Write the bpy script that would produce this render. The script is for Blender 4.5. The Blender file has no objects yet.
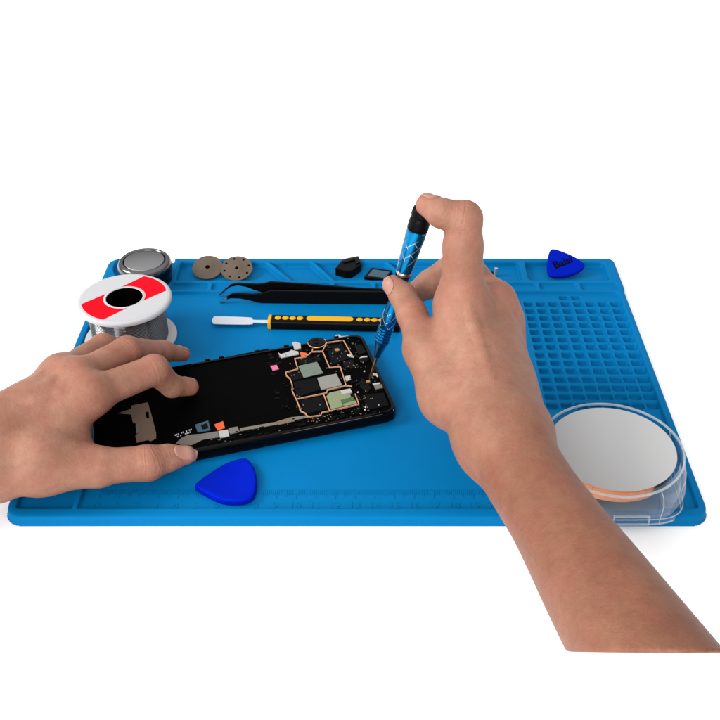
import bpy, bmesh, math, random
import numpy as np
from mathutils import Vector, Matrix

random.seed(7)
R = math.radians
SC = bpy.context.scene
COL = SC.collection

# ------------------------------------------------------------------ camera (all lengths below are centimetres, scaled to metres)
F_PX, PITCH, CAM_H, CAM_D, CX = 995.5, 0.63410, 35.90, 34.83, 371.8
cam_d = bpy.data.cameras.new('camera')
cam = bpy.data.objects.new('camera', cam_d)
COL.objects.link(cam)
SC.camera = cam
cam.location = (0, -CAM_D * .01, CAM_H * .01)
cam.rotation_euler = (math.pi / 2 - PITCH, 0, 0)
cam_d.sensor_width = 36
cam_d.lens = 36 * F_PX / 720
cam_d.shift_x = -(CX - 360) / 720
cam_d.clip_start = .02
cam_d.clip_end = 200

# ------------------------------------------------------------------ light: a white studio, big soft key from the back left
W = bpy.data.worlds.new('World')
SC.world = W
W.use_nodes = True
bg = W.node_tree.nodes['Background']
bg.inputs[1].default_value = 1.25
wn = W.node_tree
wtc = wn.nodes.new('ShaderNodeTexCoord')
wsep = wn.nodes.new('ShaderNodeSeparateXYZ')
wramp = wn.nodes.new('ShaderNodeValToRGB')      # a studio: white ceiling, dimmer walls
wramp.color_ramp.elements[0].position = .15
wramp.color_ramp.elements[0].color = (.30, .30, .31, 1)
wramp.color_ramp.elements[1].position = .75
wramp.color_ramp.elements[1].color = (1.0, 1.0, 1.0, 1)
wmul = wn.nodes.new('ShaderNodeMath')
wn.links.new(wtc.outputs['Generated'], wsep.inputs[0])
wn.links.new(wsep.outputs['Z'], wramp.inputs[0])
wn.links.new(wramp.outputs[0], bg.inputs[0])
wn.nodes.remove(wmul)
bg.inputs[1].default_value = 1.25


def area(name, loc, target, size, power, col=(1, 1, 1), sy=None):
    l = bpy.data.lights.new(name, 'AREA')
    l.energy = power
    l.color = col
    l.size = size
    if sy:
        l.shape = 'RECTANGLE'
        l.size_y = sy
    o = bpy.data.objects.new(name, l)
    COL.objects.link(o)
    o.location = loc
    o.rotation_euler = (Vector(target) - Vector(loc)).to_track_quat('-Z', 'Y').to_euler()
    return o


area('softbox_lamp', (-1.45, .1, .95), (0, .1, 0), .6, 26, (1, .985, .96))
area('front_lamp', (-.55, -1.55, .8), (0, .1, 0), .9, 36, (1, 1, 1))
SC.view_settings.view_transform = 'Standard'
SC.view_settings.look = 'None'
SC.view_settings.exposure = 0.0
SC.view_settings.gamma = 1
SC.cycles.use_denoising = True
SC.cycles.max_bounces = 10
SC.cycles.transmission_bounces = 10
SC.cycles.transparent_max_bounces = 12

# ------------------------------------------------------------------ measuring helpers: photo pixel -> place on a plane of the scene
CP, SP = math.cos(PITCH), math.sin(PITCH)
CAMV = Vector((0, -CAM_D, CAM_H))


def ray(px, py):
    a = (px - CX) / F_PX
    b = (360 - py) / F_PX
    return Vector((a, CP + b * SP, -SP + b * CP))


def P(px, py, z):
    d = ray(px, py)
    return CAMV + d * ((z - CAM_H) / d.z)


def PN(px, py, p0, n):
    d = ray(px, py)
    return CAMV + d * ((Vector(p0) - CAMV).dot(n) / d.dot(n))


def depth(p):
    q = Vector(p) - CAMV
    return q.y * CP - q.z * SP


def rad(rpx, p):
    return rpx * depth(p) / F_PX


# ------------------------------------------------------------------ objects
ORG = {}


def tag(o, label=None, cat=None, group=None, kind=None):
    if label: o['label'] = label
    if cat: o['category'] = cat
    if group: o['group'] = group
    if kind: o['kind'] = kind
    return o


def thing(name, loc, label, cat, group=None):
    o = bpy.data.objects.new(name, None)
    COL.objects.link(o)
    o.empty_display_size = .01
    o.location = Vector(loc) * .01
    ORG[o.name] = Vector(loc)
    return tag(o, label, cat, group)


def obj(name, bm, mat, parent=None, smooth=True, bevel=None, seg=2, loc=None, angle=40):
    me = bpy.data.meshes.new(name)
    org = ORG[parent.name] if parent else Vector(loc or (0, 0, 0))
    for v in bm.verts:
        v.co = (v.co - org) * .01
    bmesh.ops.recalc_face_normals(bm, faces=bm.faces[:])
    bm.to_mesh(me)
    bm.free()
    if smooth:
        for p in me.polygons: p.use_smooth = True
        me.set_sharp_from_angle(angle=R(angle))
    me.materials.append(mat)
    o = bpy.data.objects.new(name, me)
    COL.objects.link(o)
    if parent:
        o.parent = parent
    else:
        o.location = org * .01
    ORG[o.name] = org
    if bevel:
        b = o.modifiers.new('bevel', 'BEVEL')
        b.width = bevel * .01
        b.segments = seg
        b.limit_method = 'ANGLE'
        b.angle_limit = R(35)
    return o


def prism(bm, pts, thick, n=None):
    """closed polygon pts is the top face; body goes down by thick along -n"""
    n = n or Vector((0, 0, 1))
    pts = [Vector(p) for p in pts]
    top = [bm.verts.new(p) for p in pts]
    bot = [bm.verts.new(p - n * thick) for p in pts]
    bm.faces.new(top)
    bm.faces.new(bot[::-1])
    k = len(pts)
    for i in range(k):
        bm.faces.new((top[i], bot[i], bot[(i + 1) % k], top[(i + 1) % k]))
    return bm


def frame_of(d):
    d = Vector(d).normalized()
    a = Vector((0, 0, 1)) if abs(d.z) < .9 else Vector((1, 0, 0))
    u = a.cross(d).normalized()
    return d, u, d.cross(u)


def lathe(bm, prof, org, axis=(0, 0, 1), seg=64, closed=False):
    """prof: list of (radius, height)"""
    d, u, w = frame_of(axis)
    org = Vector(org)
    rings = []
    for r, h in prof:
        if r < 1e-5:
            rings.append([bm.verts.new(org + d * h)])
        else:
            rings.append([bm.verts.new(org + d * h + (u * math.cos(2 * math.pi * i / seg) + w * math.sin(2 * math.pi * i / seg)) * r) for i in range(seg)])
    pairs = list(zip(rings, rings[1:]))
    if closed: pairs.append((rings[-1], rings[0]))
    for a, b in pairs:
        for i in range(seg):
            j = (i + 1) % seg
            if len(a) == 1 and len(b) == 1: continue
            if len(a) == 1: bm.faces.new((a[0], b[i], b[j]))
            elif len(b) == 1: bm.faces.new((a[i], b[0], a[j]))
            else: bm.faces.new((a[i], b[i], b[j], a[j]))
    return bm


def tube(bm, pts, r, seg=8, cap=True):
    pts = [Vector(p) for p in pts]
    rings = []
    n = len(pts)
    rr = r if isinstance(r, (list, tuple)) else [r] * n
    for i, p in enumerate(pts):
        d = (pts[min(i + 1, n - 1)] - pts[max(i - 1, 0)])
        d, u, w = frame_of(d)
        rings.append([bm.verts.new(p + (u * math.cos(2 * math.pi * k / seg) + w * math.sin(2 * math.pi * k / seg)) * rr[i]) for k in range(seg)])
    for a, b in zip(rings, rings[1:]):
        for i in range(seg):
            bm.faces.new((a[i], a[(i + 1) % seg], b[(i + 1) % seg], b[i]))
    if cap:
        bm.faces.new(rings[0][::-1])
        bm.faces.new(rings[-1])
    return bm


def ribbon(bm, pts, width, z_up, thick):
    """flat wire lying on a plane: bar of given width along the polyline, mitred"""
    pts = [Vector(p) for p in pts]
    n = z_up
    L, Rr = [], []
    for i, p in enumerate(pts):
        a = (p - pts[i - 1]).normalized() if i else None
        b = (pts[i + 1] - p).normalized() if i < len(pts) - 1 else None
        t = ((a or b) + (b or a)).normalized()
        s = n.cross(t).normalized()
        ref = a or b
        c = max(.45, s.dot(n.cross(ref).normalized()))
        L.append(p + s * width / 2 / c)
        Rr.append(p - s * width / 2 / c)
    vt = [(bm.verts.new(l), bm.verts.new(r), bm.verts.new(r - n * thick), bm.verts.new(l - n * thick)) for l, r in zip(L, Rr)]
    for a, b in zip(vt, vt[1:]):
        for i in range(4):
            j = (i + 1) % 4
            bm.faces.new((a[i], a[j], b[j], b[i]))
    bm.faces.new(vt[0]); bm.faces.new(vt[-1][::-1])
    return bm


def boxat(bm, c, sx, sy, sz, rot=0):
    m = Matrix.Translation(Vector(c)) @ Matrix.Rotation(rot, 4, 'Z') @ Matrix.Diagonal((sx, sy, sz, 1))
    bmesh.ops.create_cube(bm, size=1, matrix=m)
    return bm


def smooth_loop(pts, n=6):
    """Catmull-Rom through a closed outline"""
    pts = [Vector(p) for p in pts]
    out = []
    k = len(pts)
    for i in range(k):
        p0, p1, p2, p3 = pts[i - 1], pts[i], pts[(i + 1) % k], pts[(i + 2) % k]
        for j in range(n):
            t = j / n
            out.append(.5 * ((2 * p1) + (p2 - p0) * t + (2 * p0 - 5 * p1 + 4 * p2 - p3) * t * t + (3 * p1 - p0 - 3 * p2 + p3) * t ** 3))
    return out


def spline(pts, n=8):
    pts = [Vector(p) for p in pts]
    out = []
    k = len(pts)
    for i in range(k - 1):
        p0, p1, p2, p3 = pts[max(i - 1, 0)], pts[i], pts[i + 1], pts[min(i + 2, k - 1)]
        for j in range(n):
            t = j / n
            out.append(.5 * ((2 * p1) + (p2 - p0) * t + (2 * p0 - 5 * p1 + 4 * p2 - p3) * t * t + (3 * p1 - p0 - 3 * p2 + p3) * t ** 3))
    out.append(pts[-1])
    return out


def text_mesh(s, size, thick, bold=False):
    c = bpy.data.curves.new('t', 'FONT')
    c.body = s
    c.size = size
    c.extrude = thick / 2
    c.align_x = 'CENTER'
    c.align_y = 'CENTER'
    c.resolution_u = 3
    if bold: c.offset = size * .025
    o = bpy.data.objects.new('t', c)
    COL.objects.link(o)
    dg = bpy.context.evaluated_depsgraph_get()
    me = bpy.data.meshes.new_from_object(o.evaluated_get(dg))
    bpy.data.objects.remove(o)
    bm = bmesh.new()
    bm.from_mesh(me)
    bpy.data.meshes.remove(me)
    return bm


# ------------------------------------------------------------------ materials
def new_mat(name):
    m = bpy.data.materials.new(name)
    m.use_nodes = True
    nt = m.node_tree
    return m, nt, nt.nodes['Principled BSDF']


def N(nt, t, **kw):
    n = nt.nodes.new(t)
    for k, v in kw.items():
        if k.startswith('i_'):
            n.inputs[k[2:].replace('_', ' ')].default_value = v
        else:
            setattr(n, k, v)
    return n


def mat(name, col, rough=.5, metal=0, var=.12, scale=300, bump=.0, bscale=900, coat=0, spec=.5):
    """principled with a little noise in colour and roughness so that nothing is dead flat"""
    m, nt, b = new_mat(name)
    tc = N(nt, 'ShaderNodeTexCoord')
    no = N(nt, 'ShaderNodeTexNoise', i_Scale=scale, i_Detail=6.0, i_Roughness=.6)
    nt.links.new(tc.outputs['Object'], no.inputs['Vector'])
    mx = N(nt, 'ShaderNodeMixRGB')
    mx.inputs[1].default_value = (*[c * (1 - var) for c in col], 1)
    mx.inputs[2].default_value = (*[min(1, c * (1 + var)) for c in col], 1)
    nt.links.new(no.outputs['Fac'], mx.inputs[0])
    nt.links.new(mx.outputs[0], b.inputs['Base Color'])
    mr = N(nt, 'ShaderNodeMapRange')
    mr.inputs['To Min'].default_value = max(.02, rough - .08)
    mr.inputs['To Max'].default_value = rough + .08
    nt.links.new(no.outputs['Fac'], mr.inputs['Value'])
    nt.links.new(mr.outputs[0], b.inputs['Roughness'])
    b.inputs['Metallic'].default_value = metal
    b.inputs['Coat Weight'].default_value = coat
    b.inputs['Specular IOR Level'].default_value = spec
    if bump:
        n2 = N(nt, 'ShaderNodeTexNoise', i_Scale=bscale, i_Detail=3.0)
        nt.links.new(tc.outputs['Object'], n2.inputs['Vector'])
        bp = N(nt, 'ShaderNodeBump', i_Strength=bump, i_Distance=.0003)
        nt.links.new(n2.outputs['Fac'], bp.inputs['Height'])
        nt.links.new(bp.outputs[0], b.inputs['Normal'])
    return m


M = dict(
    table=mat('white_laminate', (.94, .94, .94), .6, var=.01, scale=40),
    mat=mat('blue_silicone', (.0, .122, .305), .55, var=.06, scale=60, bump=.10, bscale=2500, spec=.04),
    black=mat('black_plastic', (.002, .002, .0024), .38, var=.3, scale=500, bump=.1, bscale=2500, spec=.06),
    deep=mat('matt_black', (.0004, .0004, .0005), .6, var=.3, scale=300, spec=.02),
    gloss=mat('gloss_black', (.001, .001, .0015), .14, var=.2, scale=300, spec=.10),
    pick=mat('blue_pick_plastic', (.0, .009, .33), .45, var=.06, scale=90, bump=.08, bscale=2000, spec=.02),
    white=mat('white_plastic', (.385, .385, .40), .4, var=.03, scale=60, spec=.15),
    red=mat('red_print', (.56, .0, .008), .5, var=.04, scale=80, spec=.05),
    ink=mat('black_ink', (.002, .002, .006), .6, spec=.02),
    steel=mat('steel', (.55, .55, .56), .22, 1, var=.06, scale=200),
    lid=mat('brushed_lid', (.24, .24, .245), .38, 1, var=.05, scale=120),
    darksteel=mat('dark_steel', (.03, .03, .033), .2, 1, var=.2, scale=200),
    rimsteel=mat('rim_steel', (.13, .13, .135), .2, 1, var=.08, scale=150),
    disc=mat('grit_disc', (.10, .075, .055), .8, .1, var=.35, scale=1500, bump=.4, bscale=3000, spec=.2),
    yellow=mat('yellow_rubber', (.55, .27, .002), .45, var=.04, spec=.15),
    gold=mat('gold_shield', (.52, .27, .155), .4, .4, var=.15, scale=900),
    copper=mat('copper', (.62, .2, .075), .14, 1, var=.12, scale=250),
    grey=mat('grey_card', (.42, .42, .42), .9, var=.01, scale=50, spec=.0),
    chipgreen=mat('chip_sage', (.10, .135, .10), .4, var=.15, scale=600),
    chipgrey=mat('chip_grey', (.2, .2, .175), .35, .2, var=.12, scale=600),
    pcb=mat('pcb_green', (.16, .195, .10), .4, var=.2, scale=700),
    pcbdark=mat('pcb_dark_green', (.035, .08, .015), .4, var=.2, scale=700),
    pink=mat('pink_sticker', (.5, .10, .2), .6, var=.05),
    orange=mat('orange_pad', (.6, .075, .01), .5, var=.1),
    beige=mat('beige_flex', (.13, .085, .058), .55, var=.25, scale=900),
    flex=mat('grey_flex', (.14, .125, .105), .45, .2, var=.3, scale=1200),
    tealchip=mat('teal_chip', (.012, .05, .085), .35, var=.4, scale=1500),
    nickel=mat('nickel', (.42, .42, .41), .4, .5, var=.15, scale=900),
    chipdark=mat('chip_dark', (.0022, .0022, .0028), .5, var=.5, scale=900, spec=.05),
    nail=mat('fingernail', (.31, .155, .12), .42, var=.05, scale=400, spec=.25),
    bladesteel=mat('blade_steel', (.50, .51, .56), .45, .3, var=.05, scale=300),
    brass=mat('brass_bit', (.45, .26, .12), .3, 1, var=.2, scale=900),
)


def solder_wire():
    m, nt, b = new_mat('solder_wire')
    b.inputs['Base Color'].default_value = (.11, .11, .115, 1)
    b.inputs['Metallic'].default_value = 1
    b.inputs['Roughness'].default_value = .14
    return m


def blue_alu():
    m, nt, b = new_mat('blue_anodised_aluminium')
    tc = N(nt, 'ShaderNodeTexCoord')
    no = N(nt, 'ShaderNodeTexNoise', i_Scale=700.0, i_Detail=3.0)
    nt.links.new(tc.outputs['Object'], no.inputs['Vector'])
    cr = N(nt, 'ShaderNodeMixRGB')
    cr.inputs[1].default_value = (.002, .14, .33, 1)
    cr.inputs[2].default_value = (.004, .19, .42, 1)
    nt.links.new(no.outputs['Fac'], cr.inputs[0])
    nt.links.new(cr.outputs[0], b.inputs['Base Color'])
    b.inputs['Metallic'].default_value = .95
    b.inputs['Roughness'].default_value = .22
    return m


def clear_plastic():
    m, nt, b = new_mat('clear_plastic')
    nt.nodes.remove(b)
    tr = N(nt, 'ShaderNodeBsdfTransparent')
    tr.inputs[0].default_value = (.965, .985, .99, 1)
    gl = N(nt, 'ShaderNodeBsdfGlossy')
    gl.inputs['Color'].default_value = (.8, .82, .84, 1)
    gl.inputs['Roughness'].default_value = .03
    lw = N(nt, 'ShaderNodeLayerWeight', i_Blend=.5)
    pw = N(nt, 'ShaderNodeMath', operation='POWER')
    pw.inputs[1].default_value = 2.2
    fr = N(nt, 'ShaderNodeMath', operation='MULTIPLY_ADD')
    fr.inputs[1].default_value = .45
    fr.inputs[2].default_value = .02
    nt.links.new(lw.outputs['Facing'], pw.inputs[0])
    nt.links.new(pw.outputs[0], fr.inputs[0])
    mx = N(nt, 'ShaderNodeMixShader')
    nt.links.new(fr.outputs[0], mx.inputs[0])
    nt.links.new(tr.outputs[0], mx.inputs[1])
    nt.links.new(gl.outputs[0], mx.inputs[2])
    nt.links.new(mx.outputs[0], nt.nodes['Material Output'].inputs[0])
    return m


def skin_mat():
    m, nt, b = new_mat('skin')
    tc = N(nt, 'ShaderNodeTexCoord')
    n1 = N(nt, 'ShaderNodeTexNoise', i_Scale=45.0, i_Detail=5.0, i_Roughness=.6)
    n2 = N(nt, 'ShaderNodeTexNoise', i_Scale=210.0, i_Detail=5.0, i_Roughness=.65)
    for n in (n1, n2): nt.links.new(tc.outputs['Object'], n.inputs['Vector'])
    r1 = N(nt, 'ShaderNodeValToRGB')
    e = r1.color_ramp.elements
    e[0].position = .3; e[0].color = (.240, .112, .074, 1)
    e[1].position = .72; e[1].color = (.304, .155, .106, 1)
    nt.links.new(n1.outputs['Fac'], r1.inputs[0])
    mot = N(nt, 'ShaderNodeMixRGB', blend_type='MULTIPLY')
    mot.inputs[0].default_value = .5
    r2 = N(nt, 'ShaderNodeValToRGB')
    r2.color_ramp.elements[0].position = .35; r2.color_ramp.elements[0].color = (.78, .66, .62, 1)
    r2.color_ramp.elements[1].position = .65; r2.color_ramp.elements[1].color = (1, 1, 1, 1)
    nt.links.new(n2.outputs['Fac'], r2.inputs[0])
    n4 = N(nt, 'ShaderNodeTexNoise', i_Scale=95.0, i_Detail=4.0)
    mp4 = N(nt, 'ShaderNodeMapping')
    mp4.inputs['Location'].default_value = (3.1, 1.7, .4)
    nt.links.new(tc.outputs['Object'], mp4.inputs[0])
    nt.links.new(mp4.outputs[0], n4.inputs['Vector'])
    r4 = N(nt, 'ShaderNodeValToRGB')
    r4.color_ramp.elements[0].position = .38; r4.color_ramp.elements[0].color = (1.02, .93, .93, 1)
    r4.color_ramp.elements[1].position = .62; r4.color_ramp.elements[1].color = (.985, 1.02, .98, 1)
    nt.links.new(n4.outputs['Fac'], r4.inputs[0])
    hue = N(nt, 'ShaderNodeMixRGB', blend_type='MULTIPLY')
    hue.inputs[0].default_value = .8
    nt.links.new(r1.outputs[0], hue.inputs[1])
    nt.links.new(r4.outputs[0], hue.inputs[2])
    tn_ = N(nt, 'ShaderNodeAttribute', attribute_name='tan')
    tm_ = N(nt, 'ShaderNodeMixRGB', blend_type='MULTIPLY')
    tm_.inputs[2].default_value = (.72, .62, .55, 1)  # darker, browner multiplier for the forearm skin
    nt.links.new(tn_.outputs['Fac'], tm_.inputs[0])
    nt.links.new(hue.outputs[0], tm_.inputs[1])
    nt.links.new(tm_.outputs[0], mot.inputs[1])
    nt.links.new(r2.outputs[0], mot.inputs[2])
    fl = N(nt, 'ShaderNodeAttribute', attribute_name='flush')
    fm = N(nt, 'ShaderNodeMath', operation='MULTIPLY')
    n3 = N(nt, 'ShaderNodeMapRange')
    n3.inputs['To Min'].default_value = .25; n3.inputs['To Max'].default_value = .95
    nt.links.new(n2.outputs['Fac'], n3.inputs['Value'])
    nt.links.new(fl.outputs['Fac'], fm.inputs[0])
    nt.links.new(n3.outputs[0], fm.inputs[1])
    fx = N(nt, 'ShaderNodeMixRGB')
    fx.inputs[2].default_value = (.34, .105, .075, 1)
    nt.links.new(fm.outputs[0], fx.inputs[0])
    nt.links.new(mot.outputs[0], fx.inputs[1])
    nt.links.new(fx.outputs[0], b.inputs['Base Color'])
    b.inputs['Roughness'].default_value = .5
    b.inputs['Specular IOR Level'].default_value = .2
    b.inputs['Subsurface Weight'].default_value = .14
    b.inputs['Subsurface Radius'].default_value = (1, .35, .18)
    b.inputs['Subsurface Scale'].default_value = .004
    # fine skin cells + joint wrinkles
    vo = N(nt, 'ShaderNodeTexVoronoi', i_Scale=1500.0)
    vo.feature = 'DISTANCE_TO_EDGE'
    nt.links.new(tc.outputs['Object'], vo.inputs['Vector'])
    nb = N(nt, 'ShaderNodeTexNoise', i_Scale=600.0, i_Detail=4.0)
    nt.links.new(tc.outputs['Object'], nb.inputs['Vector'])
    ad = N(nt, 'ShaderNodeMath', operation='MULTIPLY_ADD')
    ad.inputs[1].default_value = .55
    nt.links.new(vo.outputs['Distance'], ad.inputs[0])
    nt.links.new(nb.outputs['Fac'], ad.inputs[2])
    bp = N(nt, 'ShaderNodeBump', i_Strength=.5, i_Distance=.0005)
    nt.links.new(ad.outputs[0], bp.inputs['Height'])
    # wrinkles: stretched noise along the finger coordinate
    s = N(nt, 'ShaderNodeAttribute', attribute_name='along')
    wm = N(nt, 'ShaderNodeAttribute', attribute_name='wrinkle')
    nw = N(nt, 'ShaderNodeTexNoise', i_Scale=130.0, i_Detail=2.0)
    nt.links.new(tc.outputs['Object'], nw.inputs['Vector'])
    sa = N(nt, 'ShaderNodeMath', operation='MULTIPLY_ADD')
    sa.inputs[1].default_value = 1.0
    nwm = N(nt, 'ShaderNodeMath', operation='MULTIPLY')
    nwm.inputs[1].default_value = .35
    nt.links.new(nw.outputs['Fac'], nwm.inputs[0])
    nt.links.new(s.outputs['Fac'], sa.inputs[0])
    nt.links.new(nwm.outputs[0], sa.inputs[2])
    w1 = N(nt, 'ShaderNodeTexNoise', i_Scale=7.0, i_Detail=2.0)
    w1.noise_dimensions = '1D'
    nt.links.new(sa.outputs[0], w1.inputs['W'])
    wmul = N(nt, 'ShaderNodeMath', operation='MULTIPLY')
    nt.links.new(w1.outputs['Fac'], wmul.inputs[0])
    nt.links.new(wm.outputs['Fac'], wmul.inputs[1])
    bw = N(nt, 'ShaderNodeBump', i_Strength=.5, i_Distance=.0012)
    nt.links.new(wmul.outputs[0], bw.inputs['Height'])
    nt.links.new(bp.outputs[0], bw.inputs['Normal'])
    nt.links.new(bw.outputs[0], b.inputs['Normal'])
    return m


M['wire'] = solder_wire()
M['alu'] = blue_alu()
M['clear'] = clear_plastic()
M['skin'] = skin_mat()


def clear_edge():
    m, nt, b = new_mat('clear_plastic_edge')
    b.inputs['Base Color'].default_value = (.55, .60, .62, 1)
    b.inputs['Roughness'].default_value = .12
    b.inputs['Alpha'].default_value = .38
    return m


M['edge'] = clear_edge()

# ------------------------------------------------------------------ setting: the white surface
bm = bmesh.new()
boxat(bm, (0, 60, -1), 1600, 1600, 2)
tag(obj('tabletop', bm, M['table'], smooth=False), kind='structure')

# ------------------------------------------------------------------ the blue silicone mat: one moulded sheet
MX0, MX1, MY0, MY1 = -18.26, 16.76, .14, 25.3
TOP, FLOOR, TRAY, POCKET = .54, .30, .14, .04


def build_mat():
    st = .04
    xs = np.arange(MX0 - .12, MX1 + .12 + st / 2, st)
    ys = np.arange(MY0 - .12, MY1 + .12 + st / 2, st)
    X, Y = np.meshgrid(xs, ys, indexing='ij')

    def rbox(x0, x1, y0, y1, r):
        cx, cy, hx, hy = (x0 + x1) / 2, (y0 + y1) / 2, (x1 - x0) / 2, (y1 - y0) / 2
        qx, qy = np.abs(X - cx) - hx + r, np.abs(Y - cy) - hy + r
        return np.minimum(np.maximum(qx, qy), 0) + np.hypot(np.maximum(qx, 0), np.maximum(qy, 0)) - r

    def sst(d, w):
        t = np.clip((d + w) / (2 * w), 0, 1)
        return t * t * (3 - 2 * t)

    H = np.full(X.shape, TOP)

    def rec(x0, x1, y0, y1, r, floor, w=.07, only=None):
        nonlocal H
        d = rbox(x0, x1, y0, y1, r)
        if only is not None: d = np.maximum(d, only)
        H = np.minimum(H, floor + (TOP - floor) * sst(d, w) + np.where(d > w, 9, 0))

    def bar(ax, ay, bx, by, hw, top=TOP, w=.06):
        nonlocal H
        dx, dy = bx - ax, by - ay
        t = np.clip(((X - ax) * dx + (Y - ay) * dy) / (dx * dx + dy * dy), 0, 1)
        d = np.hypot(X - ax - t * dx, Y - ay - t * dy) - hw
        H = np.maximum(H, np.where(d < w, top * (1 - sst(d, w)), 0))

    y_main = P(420, 294.6, FLOOR).y          # far end of the working area
    y_s0, y_s1 = P(420, 289.5, TOP).y, P(420, 283, TOP).y   # thin strip of shallow cells
    y_t0 = P(420, 280.0, TOP).y
    y_t1 = MY1 - .62
    rec(MX0 + .5, MX1 - .47, .80, y_main, .22, FLOOR)
    # thin strip cells
    k = 0
    for i in range(11):
        xa = P(620 - 41 * (i + 1) + 2.2, 286, TOP).x
        xb = P(620 - 41 * i - 2.2, 286, TOP).x
        rec(xa, xb, y_s0, y_s1, .15, .34, .06)
    # tray cells
    xt = lambda px: P(px, 270, TOP).x
    rec(xt(179), xt(286), y_t0, y_t1, .2, TRAY)
    rec(xt(286) - .2, xt(520), y_t0, y_t1, .2, TRAY)
    rec(xt(527), MX1 - .75, y_t0, y_t1, .25, TRAY)
    for a, b in ((267, 290), (312, 333), (386, 408)):
        bar(P(a, 259.5, TOP).x, y_t1 + .1, P(b, 281, TOP).x, y_t0 - .05, .16)
    bar(xt(452), y_t0, xt(452), y_t1, .16)
    # round cell for the tin
    tin = P(146, 270.5, TRAY)
    d = np.hypot(X - tin.x, Y - tin.y)
    H = np.maximum(H, np.where(d < 2.45, TOP * (1 - sst(d - 2.38, .06)), 0))
    H = np.where(d < 2.2, np.minimum(H, TRAY + (TOP - TRAY) * sst(d - 2.12, .06)), H)
    # left cell beside the ruler
    xd = P(77, 500, TOP).x
    bar(xd, .5, xd, 9.0, .17)
    bar(MX0 + .4, 9.0, xd, 9.0, .17)
    # pocket grid on the right
    for c in range(8):
        x = P(529 + 12.42 * c, 305, FLOOR).x
        for r_ in range(14):
            y = P(600, [305, 312, 319, 326, 333.2, 340.5, 348, 356, 364, 372, 380.5, 389, 397.7, 406.6][r_], FLOOR).y
            d = rbox(x - .30, x + .30, y - .25, y + .25, .1)
            H = np.where(d < .05, np.minimum(H, POCKET + (FLOOR - POCKET) * sst(d, .05)), H + .06 * np.exp(-((d - .06) / .055) ** 2) * (H < FLOOR + .1))
            if r_ == 0 and c in (3, 4):
                y2 = P(600, 298, FLOOR).y
                d = rbox(x - .30, x + .30, y2 - .22, y2 + .22, .1)
                H = np.minimum(H, np.where(d < .05, POCKET + (FLOOR - POCKET) * sst(d, .05), 9))
    # outer wall, rounded
    d = rbox(MX0, MX1, MY0, MY1, .95)
    # tray block is a hair wider than the working area on the right, a small step shows at the edge
    d = np.minimum(d, rbox(MX1 - 3, MX1 + .09, y_s0 - .35, MY1, .6))
    H = np.where(d > -.32, np.minimum(H, TOP - .07 * np.clip((d + .32) / .32, 0, 1) ** 2), H)
    Z = np.where(d > -.06, H * (1 - sst(d, .06)), H)
    nx, ny = X.shape
    co = np.empty((nx * ny, 3), np.float32)
    co[:, 0] = X.ravel() * .01; co[:, 1] = Y.ravel() * .01; co[:, 2] = Z.ravel() * .01 + .0001
    idx = np.arange(nx * ny).reshape(nx, ny)
    q = np.stack((idx[:-1, :-1], idx[1:, :-1], idx[1:, 1:], idx[:-1, 1:]), -1).reshape(-1, 4)
    keep = (Z.ravel()[q] > .002).any(1)
    q = q[keep]
    used = np.unique(q)
    re = np.zeros(nx * ny, np.int64); re[used] = np.arange(len(used))
    return mesh_np('repair_mat', co[used], re[q])


def mesh_np(name, co, q):
    me = bpy.data.meshes.new(name)
    nq, k = q.shape
    me.vertices.add(len(co)); me.loops.add(nq * k); me.polygons.add(nq)
    me.vertices.foreach_set('co', np.ascontiguousarray(co, np.float32).ravel())
    me.loops.foreach_set('vertex_index', np.ascontiguousarray(q, np.int32).ravel())
    me.polygons.foreach_set('loop_start', np.arange(0, nq * k, k, dtype=np.int32))
    me.polygons.foreach_set('use_smooth', np.ones(nq, bool))
    me.update(calc_edges=True)
    return me


me = build_mat()
me.materials.append(M['mat'])
mat_o = bpy.data.objects.new('repair_mat', me)
COL.objects.link(mat_o)
ORG[mat_o.name] = Vector((0, 0, 0))
tag(mat_o, 'blue silicone repair mat with raised rim, tool trays and a grid of pockets', 'mat')
# moulded ruler: one mesh of ticks, one mesh per number
rx = lambda n: -13.85 + n * 1.0
bm = bmesh.new()
for i in range(201):
    L = .62 if i % 10 == 0 else (.5 if i % 5 == 0 else .36)
    boxat(bm, (rx(i / 10), 2.02 - L / 2 + .3, FLOOR + .006), .034, L, .044)
obj('ruler_ticks', bm, M['mat'], mat_o, smooth=False)
for n in range(21):
    bm = text_mesh(str(n), .62, .042)
    for v in bm.verts: v.co += Vector((rx(n), 1.18, FLOOR + .006))
    obj('ruler_number', bm, M['mat'], mat_o, smooth=False)

# ------------------------------------------------------------------ hands: a signed distance body turned into one continuous skin
def smin(a, b, k):
    h = np.maximum(k - np.abs(a - b), 0) / k
    return np.minimum(a, b) - h * h * k * .25


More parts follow.
